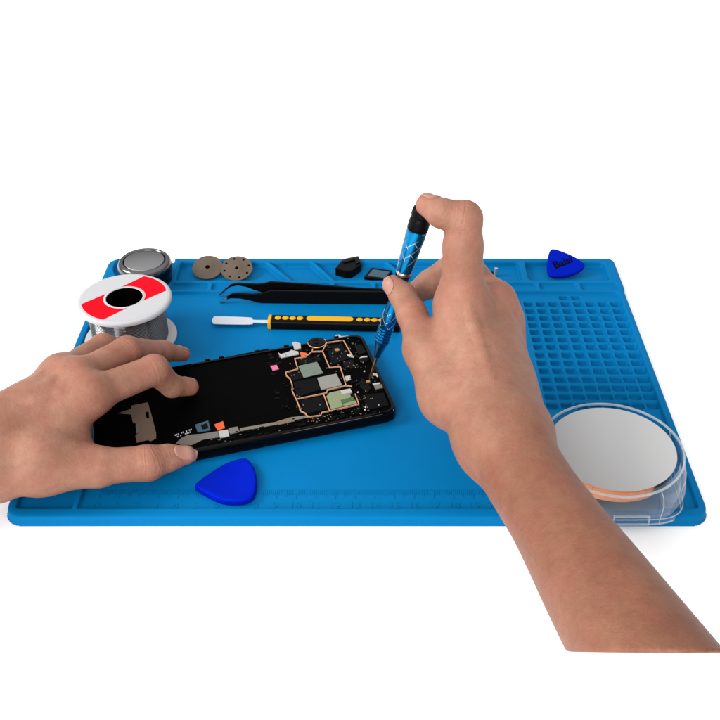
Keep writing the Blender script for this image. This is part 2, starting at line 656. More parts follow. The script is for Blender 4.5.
class Body:
    def __init__(s, lo, hi, vox):
        s.lo = np.array(lo, np.float32); s.vox = vox
        s.n = np.ceil((np.array(hi) - lo) / vox).astype(int) + 1
        ax = [s.lo[i] + np.arange(s.n[i], dtype=np.float32) * vox for i in range(3)]
        s.ax = ax

    def empty(s):
        return np.full(s.n, 4.0, np.float32)

    def block(s, lo, hi):
        a = np.clip(np.floor((np.array(lo) - s.lo) / s.vox).astype(int), 0, s.n)
        b = np.clip(np.ceil((np.array(hi) - s.lo) / s.vox).astype(int) + 1, 0, s.n)
        sl = tuple(slice(int(a[i]), int(b[i])) for i in range(3))
        g = np.meshgrid(*[s.ax[i][sl[i]] for i in range(3)], indexing='ij', sparse=True)
        return sl, g

    def cone(s, F, a, ra, b, rb, k=.3, sub=False):
        a, b = np.array(a, float), np.array(b, float)
        m = max(ra, rb) + 1.0
        sl, g = s.block(np.minimum(a, b) - m, np.maximum(a, b) + m)
        if min(F[sl].shape) == 0: return
        ba = b - a
        L = max(ba @ ba, 1e-6)
        px, py, pz = g[0] - a[0], g[1] - a[1], g[2] - a[2]
        t = np.clip((px * ba[0] + py * ba[1] + pz * ba[2]) / L, 0, 1)
        d = np.sqrt((px - t * ba[0]) ** 2 + (py - t * ba[1]) ** 2 + (pz - t * ba[2]) ** 2) - (ra + t * (rb - ra))
        d = d.astype(np.float32)
        F[sl] = -smin(-F[sl], d, k) if sub else smin(F[sl], d, k)

    def ell(s, F, c, axes, rr, k=.3):
        c = np.array(c, float)
        m = max(rr) + 1.0
        sl, g = s.block(c - m, c + m)
        if min(F[sl].shape) == 0: return
        q = [g[i] - c[i] for i in range(3)]
        A = [np.array(Vector(v).normalized()) for v in axes]
        u = [q[0] * A[i][0] + q[1] * A[i][1] + q[2] * A[i][2] for i in range(3)]
        k0 = np.sqrt(sum((u[i] / rr[i]) ** 2 for i in range(3)))
        k1 = np.sqrt(sum((u[i] / rr[i] ** 2) ** 2 for i in range(3))) + 1e-6
        d = (k0 * (k0 - 1) / k1).astype(np.float32)
        F[sl] = smin(F[sl], d, k)

    def sample(s, F, p):
        f = (p - s.lo) / s.vox
        f = np.clip(f, 0, np.array(s.n) - 1.001)
        i = f.astype(int); t = f - i
        r = 0
        for dx in (0, 1):
            for dy in (0, 1):
                for dz in (0, 1):
                    w = (t[:, 0] if dx else 1 - t[:, 0]) * (t[:, 1] if dy else 1 - t[:, 1]) * (t[:, 2] if dz else 1 - t[:, 2])
                    r = r + w * F[i[:, 0] + dx, i[:, 1] + dy, i[:, 2] + dz]
        return r

    def grad(s, F, p):
        h = s.vox * .8
        g = np.stack([(s.sample(F, p + np.eye(3)[i] * h) - s.sample(F, p - np.eye(3)[i] * h)) / (2 * h) for i in range(3)], 1)
        return g

    def skin(s, F):
        """surface nets"""
        S = F < 0
        n = s.n
        cnt = np.zeros(n - 1, np.int8)
        pos = np.zeros((*(n - 1), 3), np.float32)
        off = [(0, 0), (0, 1), (1, 0), (1, 1)]
        quads = []
        for axis in range(3):
            o1, o2 = [i for i in range(3) if i != axis]
            lo = [slice(None)] * 3; hi = [slice(None)] * 3
            lo[axis] = slice(0, -1); hi[axis] = slice(1, None)
            a, b = F[tuple(lo)], F[tuple(hi)]
            cr = (a < 0) != (b < 0)
            I = np.argwhere(cr)
            t = (a[cr] / (a[cr] - b[cr])).astype(np.float32)
            pt = I.astype(np.float32)
            pt[:, axis] += t
            for da, db in off:
                c = I.copy(); c[:, o1] -= da; c[:, o2] -= db
                ok = (c >= 0).all(1) & (c < n - 1).all(1)
                ci = tuple(c[ok].T)
                np.add.at(cnt, ci, 1)
                np.add.at(pos, ci, pt[ok])
            quads.append((I, axis, o1, o2, a[cr] < 0))
        act = cnt > 0
        idx = np.full(n - 1, -1, np.int64)
        idx[act] = np.arange(act.sum())
        V = pos[act] / cnt[act][:, None]
        V = s.lo + V * s.vox
        Q = []
        for I, axis, o1, o2, ins in quads:
            ok = (I[:, o1] > 0) & (I[:, o2] > 0) & (I[:, o1] < n[o1] - 1) & (I[:, o2] < n[o2] - 1)
            I, ins = I[ok], ins[ok]
            def at(da, db):
                c = I.copy(); c[:, o1] -= da; c[:, o2] -= db
                return idx[tuple(c.T)]
            q = np.stack((at(0, 0), at(1, 0), at(1, 1), at(0, 1)), 1)
            flip = ins if axis != 1 else ~ins
            q = np.where(flip[:, None], q, q[:, ::-1])
            Q.append(q)
        Q = np.concatenate(Q)
        # relax slightly and pull back on to the surface
        for _ in range(2):
            acc = np.zeros_like(V); c = np.zeros(len(V), np.float32)
            for i in range(4):
                for j in (1, 3):
                    np.add.at(acc, Q[:, i], V[Q[:, (i + j) % 4]]); np.add.at(c, Q[:, i], 1)
            V = V * .5 + .5 * acc / np.maximum(c, 1)[:, None]
            d = s.sample(F, V); g = s.grad(F, V)
            V = V - g * (d / np.maximum((g * g).sum(1), .05))[:, None]
        return V.astype(np.float32), Q


def J(px, py, z, rpx):
    p = P(px, py, z)
    return (np.array(p), rad(rpx, p))


def resample(ch, n=9):
    pts = spline([Vector((*p, )) for p, r in ch], n)
    rr = spline([Vector((r, 0, 0)) for p, r in ch], n)
    return [(np.array(p), r.x) for p, r in zip(pts, rr)]


def build_hand(lo, hi, vox, fingers, palm, extra_palm, tendons, spots, creases, k_palm, cut=None, kf=.55, arm_tone_from=None, arm=None):
    B = Body(lo, hi, vox)
    FP = B.empty()
    for a, b in palm:
        B.cone(FP, a[0], a[1], b[0], b[1], k_palm)
    for c, axes, rr, k in extra_palm:
        B.ell(FP, c, axes, rr, k)
    for pts, r in tendons:
        for a, b in zip(pts, pts[1:]):
            B.cone(FP, a, r, b, r, .35)
    if arm is not None:
        GA = B.empty()
        ar = resample(arm)
        for (a, ra), (b, rb) in zip(ar, ar[1:]):
            B.cone(GA, a, ra, b, rb, .01)
        FP = smin(FP, GA, 1.3)
    D = FP.copy()
    for ch in fingers:
        G = B.empty()
        for (a, ra), (b, rb) in zip(ch, ch[1:]):
            B.cone(G, a, ra, b, rb, .28)
        D = np.minimum(D, smin(FP, G, kf)) if False else smin(D, smin(FP, G, kf), .06)
    for pts, r in creases:
        for a, b in zip(pts, pts[1:]):
            B.cone(D, a, r, b, r, .12, sub=True)
    if cut is not None:
        p0, n = cut
        g = np.meshgrid(*B.ax, indexing='ij', sparse=True)
        pl = (g[0] - p0[0]) * n[0] + (g[1] - p0[1]) * n[1] + (g[2] - p0[2]) * n[2]
        D = -smin(-D, np.broadcast_to(-pl, D.shape).astype(np.float32), .13)
    V, Q = B.skin(D)
    # attributes
    fl = np.zeros(len(V), np.float32)
    for p, r, w in spots:
        fl = np.maximum(fl, w * .62 * np.exp(-((V - np.array(p)) ** 2).sum(1) / (r * r)))
    along = np.zeros(len(V), np.float32); wr = np.zeros(len(V), np.float32); best = np.full(len(V), 1e9)
    for ch in fingers:
        s0 = 0
        for i, ((a, ra), (b, rb)) in enumerate(zip(ch, ch[1:])):
            ba = b - a; L = np.linalg.norm(ba)
            t = np.clip((V - a) @ ba / (L * L), 0, 1)
            d = np.linalg.norm(V - a - t[:, None] * ba, axis=1)
            m = d < best
            best[m] = d[m]; along[m] = s0 + t[m] * L
            s0 += L
        for i in ((2, 3) if len(ch) == 5 else (1, 2)):
            p, r = ch[i]
            wr = np.maximum(wr, np.exp(-(np.maximum(((V - p) ** 2).sum(1) - r * r, 0)) / (.55 * r) ** 2))
    arm_tone = np.zeros(len(V), np.float32)  # skin tone deepens from the wrist along the forearm
    if arm_tone_from is not None:
        p, d, L = arm_tone_from
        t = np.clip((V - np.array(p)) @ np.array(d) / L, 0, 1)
        arm_tone = t * t * (3 - 2 * t)
    return B, D, V, Q, fl, along, wr, arm_tone


def hand_object(res, loc, label):
    B, D, V, Q, fl, along, wr, arm_tone = res
    me = mesh_np('person', (V - np.array(loc)) * .01, Q)
    for nm, arr in (('flush', fl), ('along', along), ('wrinkle', wr), ('tan', arm_tone)):
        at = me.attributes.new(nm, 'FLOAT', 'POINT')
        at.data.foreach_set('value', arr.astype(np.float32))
    me.materials.append(M['skin'])
    o = bpy.data.objects.new('person', me)
    COL.objects.link(o)
    o.location = Vector(loc) * .01
    ORG[o.name] = Vector(loc)
    tag(o, label, 'hand')
    return o


def nail(parent, res, dip, tip, nrm, half_w, half_l, ahead=0.0):
    B, D = res[0], res[1]
    tip, dip = Vector(tip), Vector(dip)
    d = (tip - dip).normalized()
    nrm = Vector(nrm); nrm = (nrm - d * nrm.dot(d)).normalized()
    s = d.cross(nrm)
    nu, nv = 17, 19
    pts = []
    for j in range(nv):
        v = -1 + 2 * j / (nv - 1)
        wid = (1 - abs(v) ** 5 * .45) if v > 0 else (1 - abs(v) ** 3 * .35)
        for i in range(nu):
            u = -1 + 2 * i / (nu - 1)
            bow = .18 * (1 - u * u) * (1 if v > 0 else -1) * abs(v) ** 2
            pts.append(tip + d * ((v + bow) * half_l + ahead) + s * (u * wid * half_w) + nrm * (1.1 - .25 * u * u))
    p = np.array([tuple(q) for q in pts])
    nn = np.array(nrm)
    # drop on to the skin along -normal
    t = np.zeros(len(p))
    for _ in range(60):
        dist = B.sample(D, p - nn * t[:, None])
        t += np.clip(dist - .012, -.05, .08) * .8
        t = np.minimum(t, 1.6)
    tc_ = t[(nv // 2) * nu + nu // 2]
    t = np.minimum(t, tc_ + .30)
    p = p - nn * t[:, None]
    bm = bmesh.new()
    top = [bm.verts.new(q) for q in p]
    g = lambda i, j: top[j * nu + i]
    for j in range(nv - 1):
        for i in range(nu - 1):
            bm.faces.new((g(i, j), g(i + 1, j), g(i + 1, j + 1), g(i, j + 1)))
    o = obj('nail', bm, M['nail'], parent)
    so = o.modifiers.new('thick', 'SOLIDIFY'); so.thickness = .00045; so.offset = 0
    return o


def lerp(a, b, t): return a + (b - a) * t


# ---- left hand
li = [J(88, 396, 4.0, 18), J(154, 370, 3.7, 15), J(172, 386, 2.2, 11), J(190, 387, 1.62, 8.9)]
lm = [J(75, 379, 4.2, 16.5), J(127, 351, 3.7, 14.5), J(163, 351.5, 2.2, 10.5), J(183, 354.5, 1.45, 7.2)]
lr = [J(61, 374, 3.9, 15.5), J(103, 346, 3.3, 12), J(135, 352, 2.0, 9.5), J(152, 358, 1.3, 8)]
lp = [J(42, 392, 3.0, 13), J(78, 367, 2.6, 10.5), J(100, 368, 1.7, 9), J(112, 372, 1.2, 7)]
lt = [J(42, 462, 2.5, 29), J(97, 467, 2.0, 18), J(148, 463, 1.75, 17.5), J(168, 458, 1.6, 13.2), J(186, 455.5, 1.5, 9.5)]
wl = [J(-8, 437, 3.2, 29), J(-8, 466, 2.6, 30)]
fl_ = [J(-170, 480, 4.4, 44), J(-170, 500, 4.0, 44)]
palm = [(wl[0], wl[1]), (wl[0], li[0]), (wl[0], lm[0]), (wl[0], lr[0]), (wl[1], lp[0]), (wl[1], lt[0]), (lt[0], lt[1]), (wl[1], J(56, 424, 2.9, 22)),
        (li[0], J(66, 418, 3.4, 19)), (lt[0], J(68, 430, 2.8, 17)), (wl[0], J(30, 414, 3.4, 27)), (li[0], lm[0]), (lm[0], lr[0]), (lr[0], lp[0]),
        (wl[0], fl_[0]), (wl[1], fl_[1]), (J(62, 432, 2.7, 16), J(84, 455, 2.0, 13))]
tend = []
for mc in (li, lm, lr):
    a, b = wl[0][0], mc[0][0]
    up = np.array([0, -.25, .95])
    pts = [lerp(a, b, t) + up * lerp(wl[0][1], mc[0][1], t) * .95 for t in (.25, .5, .75, .95)]
    tend.append((pts, .10))
spots = [(c[i][0] + np.array([0, -.3, .9]) * c[i][1], 1.1, .55) for c in (li, lm, lr) for i in (0, 1)]
spots += [(c[-1][0], .9, .75) for c in (li, lm, lr, lt)] + [(lt[2][0] + np.array([0, -.2, .8]), 1.0, .6), (lt[1][0] + np.array([0, 0, .8]), 1.2, .35)]
spots += [(np.array(P(95, 432, 2.5)), 1.2, .6)]
lres = build_hand((-29, -4.5, -.5), (-7, 17.5, 8.5), .085, [li, lm, lr, lp, lt], palm, [], tend, spots, [], .7)
LH = hand_object(lres, P(20, 440, 0), 'left hand entering from the side, thumb and fingers steadying the black phone')
nail(LH, lres, lt[-2][0], lt[-1][0], (.05, -.35, .93), .42, .52, -.02)
nail(LH, lres, li[-2][0], li[-1][0], (.1, .85, .5), .34, .36, -.02)
nail(LH, lres, lm[-2][0], lm[-1][0], (.25, .75, .6), .31, .34, -.02)

# ---- screwdriver axis, needed by the right hand
SD_TIP, SD_TOP = P(369.5, 380, 1.16), P(424.5, 206.5, 12.2)

# ---- right hand
ri = [J(462, 306, 8.3, 23), J(463, 246, 11.3, 19.5), J(464, 219, 12.6, 18), J(441, 213, 12.9, 14.2), J(427, 205, 12.95, 11.5)]
rm = [J(495, 302, 7.6, 16), J(462, 262, 8.2, 16), J(430, 284, 7.0, 13.5), J(414, 294, 6.4, 11)]
rr_ = [J(504, 322, 6.6, 14.5), J(475, 300, 5.8, 14), J(460, 330, 4.6, 12), J(465, 350, 4.2, 10)]
rp = [J(505, 347, 5.6, 15.5), J(490, 335, 4.4, 13), J(475, 360, 3.6, 11), J(480, 375, 3.4, 9)]
rt = [J(453, 393, 5.6, 30), J(426, 350, 6.5, 18.5), J(412, 314, 7.3, 15), J(403, 296, 7.5, 13), J(393.5, 285.5, 7.7, 10.6)]
rw = [J(497, 431, 5.6, 37), J(509, 432, 5.2, 33)]
fa = [J(508, 447, 5.5, 42.5), J(531, 485, 5.6, 42), J(557.4, 525, 5.9, 45), J(599.2, 590, 6.3, 55.4), J(639.5, 652, 6.7, 64.8), J(690, 730, 7.2, 77)]
palm = [(rw[0], ri[0]), (rw[0], rm[0]), (rw[1], rr_[0]), (rw[1], rp[0]), (rw[0], rt[0]), (rt[0], rt[1]), (rw[0], rw[1]),
        (ri[0], rm[0]), (rm[0], rr_[0]), (rr_[0], rp[0]), (rt[1], J(458, 372, 6.3, 22)), (ri[0], J(462, 352, 6.8, 22)),
        (rw[1], J(507, 385, 5.4, 24)), (rt[0], J(480, 360, 6.4, 32))]
tend = []
for mc, w in ((ri, rw[0]), (rm, rw[0]), (rr_, rw[1])):
    a, b = w[0], mc[0][0]
    up = np.array([.05, -.55, .8])
    pts = [lerp(a, b, t) + up * lerp(w[1], mc[0][1], t) * .98 for t in (.3, .5, .75, .95)]
    tend.append((pts, .13))
spots = [(c[0][0] + np.array([.3, -.3, .8]) * c[0][1], 1.1, .8) for c in (rm, rr_)] + [(ri[0][0] + np.array([0, -.6, .6]), 1.2, .5), (ri[2][0], 1.5, .35)]
spots += [(c[-1][0], .95, .75) for c in (ri, rm, rt)] + [(rt[2][0] + np.array([0, -.5, .6]), .9, .55), (np.array(P(431, 330, 7)), .9, .7)]
# the photograph's arm ends in a straight edge
pc = P(640, 652.6, 8.6)
nrm = ray(640, 643).cross(Vector((1, 0, 0))).normalized()
if nrm.z > 0: nrm = -nrm
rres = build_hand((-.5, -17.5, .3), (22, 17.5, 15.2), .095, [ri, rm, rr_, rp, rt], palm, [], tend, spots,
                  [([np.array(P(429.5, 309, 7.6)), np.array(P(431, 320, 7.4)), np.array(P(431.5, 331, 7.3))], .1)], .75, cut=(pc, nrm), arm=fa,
                  arm_tone_from=(P(500, 400, 5.5), (P(640, 652, 6.5) - P(508, 455, 5.5)).normalized(), 7.0))
RH = hand_object(rres, P(508, 450, 0), 'right hand with bare forearm holding the blue screwdriver, index fingertip on its black cap')
nail(RH, rres, rt[-2][0], rt[-1][0], (-.78, -.42, .45), .40, .5, -.04)
nail(RH, rres, ri[-2][0], ri[-1][0], (-.3, .7, .7), .38, .45, -.03)


# ------------------------------------------------------------------ screwdriver
ax = (SD_TOP - SD_TIP)
SL = ax.length
axn = ax.normalized()
sd = thing('screwdriver', SD_TIP, 'blue anodised precision screwdriver with black cap, held upright in the right hand', 'screwdriver')


def sdz(py):        # height along the axis from a photo row
    lo, hi = 0., SL * 1.05
    for _ in range(40):
        m = (lo + hi) / 2
        p = SD_TIP + axn * m - CAMV
        y = 360 - F_PX * (p.y * SP + p.z * CP) / (p.y * CP - p.z * SP)
        if y > py: lo = m
        else: hi = m
    return lo


def sdr(rpx, h): return rad(rpx, SD_TIP + axn * h)


h_cap0, h_cap1 = sdz(229), sdz(207)
r1 = sdr(10.8, h_cap0)
bm = bmesh.new()
lathe(bm, [(r1 * .97, h_cap0 - .02), (r1 * 1.0, h_cap0 + .02), (r1 * .98, h_cap0 + .5), (r1 * .94, h_cap0 + .62), (r1 * .9, h_cap0 + .66), (r1 * .9, h_cap0 + .74),
           (r1 * 1.0, h_cap0 + .8), (r1 * 1.0, h_cap1 - .25), (r1 * .93, h_cap1 - .1), (r1 * .75, h_cap1), (0, h_cap1 + .03)], SD_TIP, axn, 48)
obj('cap', bm, M['black'], sd)
hb, hr0, hr1 = sdz(357), sdz(341), sdz(327)
hw = sdz(296)
hs = sdz(273)
rg = sdr(7.4, hr1)
prof = [(0, hb - .01), (sdr(2.4, hb), hb), (sdr(3.0, hb), hb + .05), (rg * .93, hr0 - .05)]
nr = 5
for i in range(nr):
    a = lerp(hr0, hr1, i / nr); b = lerp(hr0, hr1, (i + 1) / nr)
    prof += [(rg * .97, a), (rg * 1.06, lerp(a, b, .25)), (rg * 1.06, lerp(a, b, .6)), (rg * .93, lerp(a, b, .85))]
prof += [(rg, hr1 + .05), (rg * 1.0, sdz(318)), (rg * .92, sdz(310)), (rg * .72, hw - .3), (rg * .72, hw + .3), (rg * .95, hs - .5), (rg * 1.02, hs - .12)]
bm = bmesh.new()
lathe(bm, prof, SD_TIP, axn, 48)
grip = obj('grip', bm, M['alu'], sd)
bm = bmesh.new()
lathe(bm, [(rg * .9, hs - .13), (rg * .96, hs - .08), (rg * .96, hs + .08), (rg * .9, hs + .13)], SD_TIP, axn, 48)
obj('ring', bm, M['steel'], sd)
bm = bmesh.new()
lathe(bm, [(rg * .9, hs + .12), (rg * 1.04, hs + .16), (r1 * .97, h_cap0 - .12), (r1 * .93, h_cap0 - .02)], SD_TIP, axn, 48)
brl = obj('handle', bm, M['alu'], sd)
bm = bmesh.new()
rb = .095
lathe(bm, [(0, 0), (.03, .0), (.05, .12), (rb, .3), (rb, hb - .1), (rb * 1.25, hb), (0, hb + .05)], SD_TIP, axn, 16)
obj('bit', bm, M['brass'], sd)
# engraved crossing lines
_, su, sw = frame_of(axn)


def helix(bm, h0, h1, ra, rb_, a0, turns, sgn):
    pts = []
    for i in range(40):
        t = i / 39
        a = a0 + sgn * turns * 2 * math.pi * t
        h = lerp(h0, h1, t); r = lerp(ra, rb_, t) + .002
        pts.append(SD_TIP + axn * h + (su * math.cos(a) + sw * math.sin(a)) * r)
    tube(bm, pts, .016, 5)


bm = bmesh.new()
ha, hc = sdz(262), sdz(236)
f = lambda h: lerp(rg * 1.04, r1 * .97, (h - hs - .16) / (h_cap0 - .12 - hs - .16))
for k in range(5):
    for sg in (1, -1):
        helix(bm, ha, hc, f(ha), f(hc), k * 2 * math.pi / 5, .45, sg)
obj('engraving', bm, M['steel'], brl)
bm = bmesh.new()
ha, hc = hr1 + .1, sdz(311)
for k in range(5):
    for sg in (1, -1):
        helix(bm, ha, hc, rg, rg * .95, k * 2 * math.pi / 5 + .2, .35, sg)
obj('engraving', bm, M['steel'], grip)

# ------------------------------------------------------------------ phone frame lying open, traced features sit on its inner plate
ZT, ZB = 1.10, .32
q_tr, q_br = P(362, 332.5, ZT), P(398.5, 411, ZT)
q_bl0 = P(196, 451, ZT)
edge = (q_br - q_bl0).normalized()
PLEN = 16.4
q_bl = q_br - edge * PLEN
q_tl = q_tr - edge * PLEN
PC = (q_tr + q_bl) / 2
ph = thing('phone', (PC.x, PC.y, ZB), 'opened black smartphone with bare circuit shields, battery removed, lying on the blue mat', 'phone')


def rrect(pts, rad_, n=6):
    out = []
    k = len(pts)
    for i in range(k):
        a, b, c = pts[i - 1], pts[i], pts[(i + 1) % k]
        u, v = (a - b).normalized(), (c - b).normalized()
        for j in range(n + 1):
            t = j / n
            p0, p1 = b + u * rad_, b + v * rad_
            out.append((1 - t) ** 2 * p0 + 2 * t * (1 - t) * b + t * t * p1)
    return out


def inset(pts, d):
    c = sum(pts, Vector()) / len(pts)
    e1 = (q_br - q_bl).normalized(); e2 = (q_tr - q_br).normalized()
    out = []
    for p in pts:
        q = p - c
        a, b = q.dot(e1), q.dot(e2)
        out.append(p - e1 * math.copysign(d, a) - e2 * math.copysign(d, b))
    return out


quad = [q_bl, q_br, q_tr, q_tl]
outer = rrect(quad, .75)
inner = rrect(inset(quad, .22), .6)
dz = lambda pts, z: [Vector((p.x, p.y, z)) for p in pts]
bm = bmesh.new()
loops = [dz(rrect(inset(quad, .12), .7), ZB), dz(outer, ZB + .15), dz(outer, ZT - .14), dz(rrect(inset(quad, .04), .75), ZT - .04), dz(rrect(inset(quad, .1), .7), ZT), dz(inner, ZT - .01), dz(inner, ZT - .16)]
vs = [[bm.verts.new(p) for p in l] for l in loops]
for a, b in zip(vs, vs[1:]):
    for i in range(len(a)):
        j = (i + 1) % len(a)
        bm.faces.new((a[i], a[j], b[j], b[i]))
bm.faces.new(vs[0][::-1])
frame_o = obj('frame', bm, M['gloss'], ph)
bm = bmesh.new()
prism(bm, dz(rrect(inset(quad, .24), .6), ZT - .09), .3)
plate = obj('inner_plate', bm, M['deep'], ph)
ZP = ZT - .09
A = lambda ox, oy, s, z: (lambda x, y: P(ox + x / s, oy + y / s, z))


def patch(name, pts, m, h=.03, par=None, ox=260, oy=320, s=7.2, bevel=.008, base=ZP):
    bm = bmesh.new()
    f_ = A(ox, oy, s, base + h)
    prism(bm, [f_(*p) for p in pts], h + .01)
    return obj(name, bm, M[m], par or ph, smooth=False, bevel=bevel, seg=1)


patch('battery_bay', [(-560, 330), (60, 205), (150, 375), (215, 620), (150, 660), (-430, 780)], 'deep', .012)
patch('chip', [(275, 330), (410, 300), (455, 380), (315, 415)], 'chipgreen', .05)
patch('chip', [(412, 415), (550, 385), (592, 468), (440, 500)], 'chipgrey', .06)
pc_ = patch('circuit_board', [(478, 548), (500, 522), (580, 505), (650, 520), (700, 600), (512, 640)], 'pcb', .03)
patch('chip', [(580, 575), (670, 550), (685, 575), (590, 600)], 'pcbdark', .03, base=ZP + .03)
patch('chip', [(240, 445), (400, 415), (432, 500), (268, 555)], 'chipdark', .04)
patch('chip', [(285, 580), (445, 548), (485, 640), (330, 672)], 'chipdark', .04)
patch('chip', [(275, 285), (420, 250), (440, 290), (285, 322)], 'chipdark', .03)
patch('chip', [(205, 385), (270, 370), (400, 400), (235, 435)], 'chipdark', .03)
patch('sticker', [(75, 330), (120, 322), (137, 350), (92, 362)], 'pink', .065)
patch('connector', [(130, 232), (150, 245), (205, 228), (225, 214), (275, 226), (280, 245), (150, 272)], 'nickel', .06)
patch('connector', [(230, 160), (255, 155), (292, 168), (295, 200), (250, 215)], 'nickel', .09)
patch('connector', [(285, 230), (330, 235), (350, 247), (300, 264)], 'orange', .05)
patch('connector', [(610, 405), (650, 398), (655, 430), (620, 440)], 'nickel', .05)
patch('connector', [(580, 505), (650, 492), (665, 520), (590, 532)], 'nickel', .07)
patch('connector', [(530, 132), (545, 108), (570, 103), (585, 116), (640, 112), (640, 128)], 'nickel', .05)
patch('connector', [(618, 250), (660, 240), (678, 268), (640, 262)], 'nickel', .05)
# gilded shield fence
bm = bmesh.new()
f_ = A(260, 320, 7.2, ZP + .08)
for pl in ([(330, 262), (250, 276), (272, 350), (186, 374), (190, 398), (216, 420), (232, 465), (232, 510), (262, 570), (295, 655), (325, 668), (345, 695), (438, 684), (446, 664), (712, 604), (685, 530)],
           [(375, 225), (450, 222), (482, 160), (600, 144), (668, 262)], [(450, 222), (500, 340), (578, 334), (620, 470), (662, 476)],
           [(262, 567), (480, 522), (486, 500), (620, 470)], [(458, 532), (500, 650)], [(330, 262), (375, 225), (380, 205)]):
    ribbon(bm, [f_(*p) for p in pl], .052, Vector((0, 0, 1)), .09)
obj('shield_fence', bm, M['gold'], ph, smooth=False)
# cameras
for (cx, cy, r, ring) in ((410, 168, .50, 1), (555, 225, .34, 0)):
    c = A(260, 320, 7.2, ZP)(cx, cy)
    bm = bmesh.new()
    lathe(bm, [(r, -.02), (r, .1), (r * .92, .13), (r * .55, .13), (r * .45, .08), (0, .06)], c, seg=40)
    lens = obj('camera_lens', bm, M['gloss' if ring else 'black'], ph)
    bm = bmesh.new()
    if ring:
        pts = [c + Vector((math.cos(a) * (r + .05), math.sin(a) * (r + .05), .07)) for a in np.linspace(R(165), R(395), 40)]
        tube(bm, pts, .028, 6)
        obj('lens_ring', bm, M['gold'], lens)
    else:
        lathe(bm, [(.13, .1), (.15, .12), (0, .125)], c, seg=20)
        obj('lens_ring', bm, M['brass'], lens)
        patch('camera_housing', [(480, 190), (590, 168), (640, 275), (515, 325)], 'chipdark', .05)
# right end: speaker, contacts
k8 = dict(ox=330, oy=340, s=8.0)
patch('contact', [(333, 272), (352, 262), (378, 268), (392, 288), (378, 294), (366, 280), (345, 284), (334, 294)], 'nickel', .05, **k8)
patch('contact', [(340, 346), (400, 338), (404, 350), (350, 358)], 'nickel', .06, **k8)
patch('contact', [(352, 364), (416, 352), (424, 380), (362, 392)], 'flex', .05, **k8)
patch('contact', [(288, 322), (318, 316), (322, 336), (292, 342)], 'brass', .05, **k8)
patch('bracket', [(195, 45), (250, 32), (290, 95), (230, 118)], 'black', .08, **k8)
patch('bracket', [(105, 170), (180, 155), (205, 215), (120, 230)], 'black', .05, **k8)
patch('bracket', [(255, 300), (330, 380), (300, 420), (240, 370)], 'black', .06, **k8)
patch('bracket', [(260, 440), (430, 420), (470, 520), (300, 560)], 'chipdark', .05, **k8)
c = A(330, 340, 8.0, ZP)(272, 160)
bm = bmesh.new()
lathe(bm, [(.3, -.02), (.3, .09), (.26, .12), (0, .12)], c, seg=32)
mot = obj('vibration_motor', bm, M['chipdark'], ph)
patch('connector', [(232, 146), (255, 128), (300, 126), (298, 136), (260, 140)], 'nickel', .13, **k8)
for (x, y) in ((390, 524), (398, 585), (505, 562), (282, 560), (275, 252), (285, 540), (345, 175), (225, 420)):
    c = A(330, 340, 8.0, ZP)(x, y)
    bm = bmesh.new()
    lathe(bm, [(.055, 0), (.055, .035), (.04, .05), (0, .05)], c, seg=12)
    obj('screw', bm, M['nickel'], ph)
# lower strip
k6 = dict(ox=170, oy=390, s=6.0)
patch('flex_cable', [(35, 318), (70, 285), (110, 268), (190, 262), (290, 246), (292, 282), (200, 296), (130, 330), (70, 330)], 'flex', .03, **k6)
patch('flex_cable', [(350, 228), (405, 218), (418, 248), (360, 262)], 'flex', .06, **k6)
patch('flex_cable', [(418, 228), (640, 190), (645, 205), (424, 246)], 'flex', .03, **k6)
patch('flex_cable', [(640, 188), (735, 160), (748, 186), (648, 208)], 'beige', .035, **k6)
patch('flex_cable', [(735, 162), (830, 150), (832, 162), (745, 180)], 'flex', .035, **k6)
patch('connector', [(265, 206), (318, 186), (330, 226), (285, 240)], 'orange', .04, **k6)
patch('connector', [(290, 245), (348, 236), (356, 274), (300, 285)], 'nickel', .07, **k6)
tc_ = patch('connector', [(150, 207), (230, 182), (243, 240), (165, 252)], 'tealchip', .05, **k6)
patch('chip', [(185, 210), (222, 198), (230, 226), (196, 234)], 'chipdark', .03, base=ZP + .05, **k6)
for y0 in (0, 14):
    bm = bmesh.new()
    for i in range(11):
        if random.random() < .15: continue
        x = 28 + i * 9.4 + (14 if y0 else 0)
        if x > 128: continue
        y = 268 - (x - 28) * .36 + y0
        f6 = A(170, 390, 6.0, ZP + .006)
        w = random.uniform(5, 8)
        prism(bm, [f6(x, y), f6(x + w, y - 2.5), f6(x + w + 2, y + 5), f6(x + 2, y + 7.5)], .004)
    obj('printed_line', bm, M['white'], ph, smooth=False)
patch('speaker_slot', [(170, 352), (275, 332), (277, 337), (172, 358)], 'chipgrey', .01, base=ZP + .02, **k6)
patch('speaker_slot', [(395, 310), (550, 278), (552, 283), (397, 316)], 'flex', .01, base=ZP + .02, **k6)
patch('flex_patch', [(165, 238), (255, 208), (265, 182), (380, 160), (400, 225), (415, 280), (440, 380), (440, 420), (400, 440), (380, 430), (300, 450), (290, 400), (320, 370), (310, 320), (270, 300), (260, 245)],
      'beige', .03, ox=95, oy=380, s=7.2)
patch('chip', [(362, 232), (385, 225), (390, 268), (372, 275)], 'deep', .03, ox=95, oy=380, s=7.2, base=ZP + .03)
patch('chip', [(292, 318), (316, 312), (322, 368), (296, 385)], 'flex', .02, ox=95, oy=380, s=7.2, base=ZP + .03)
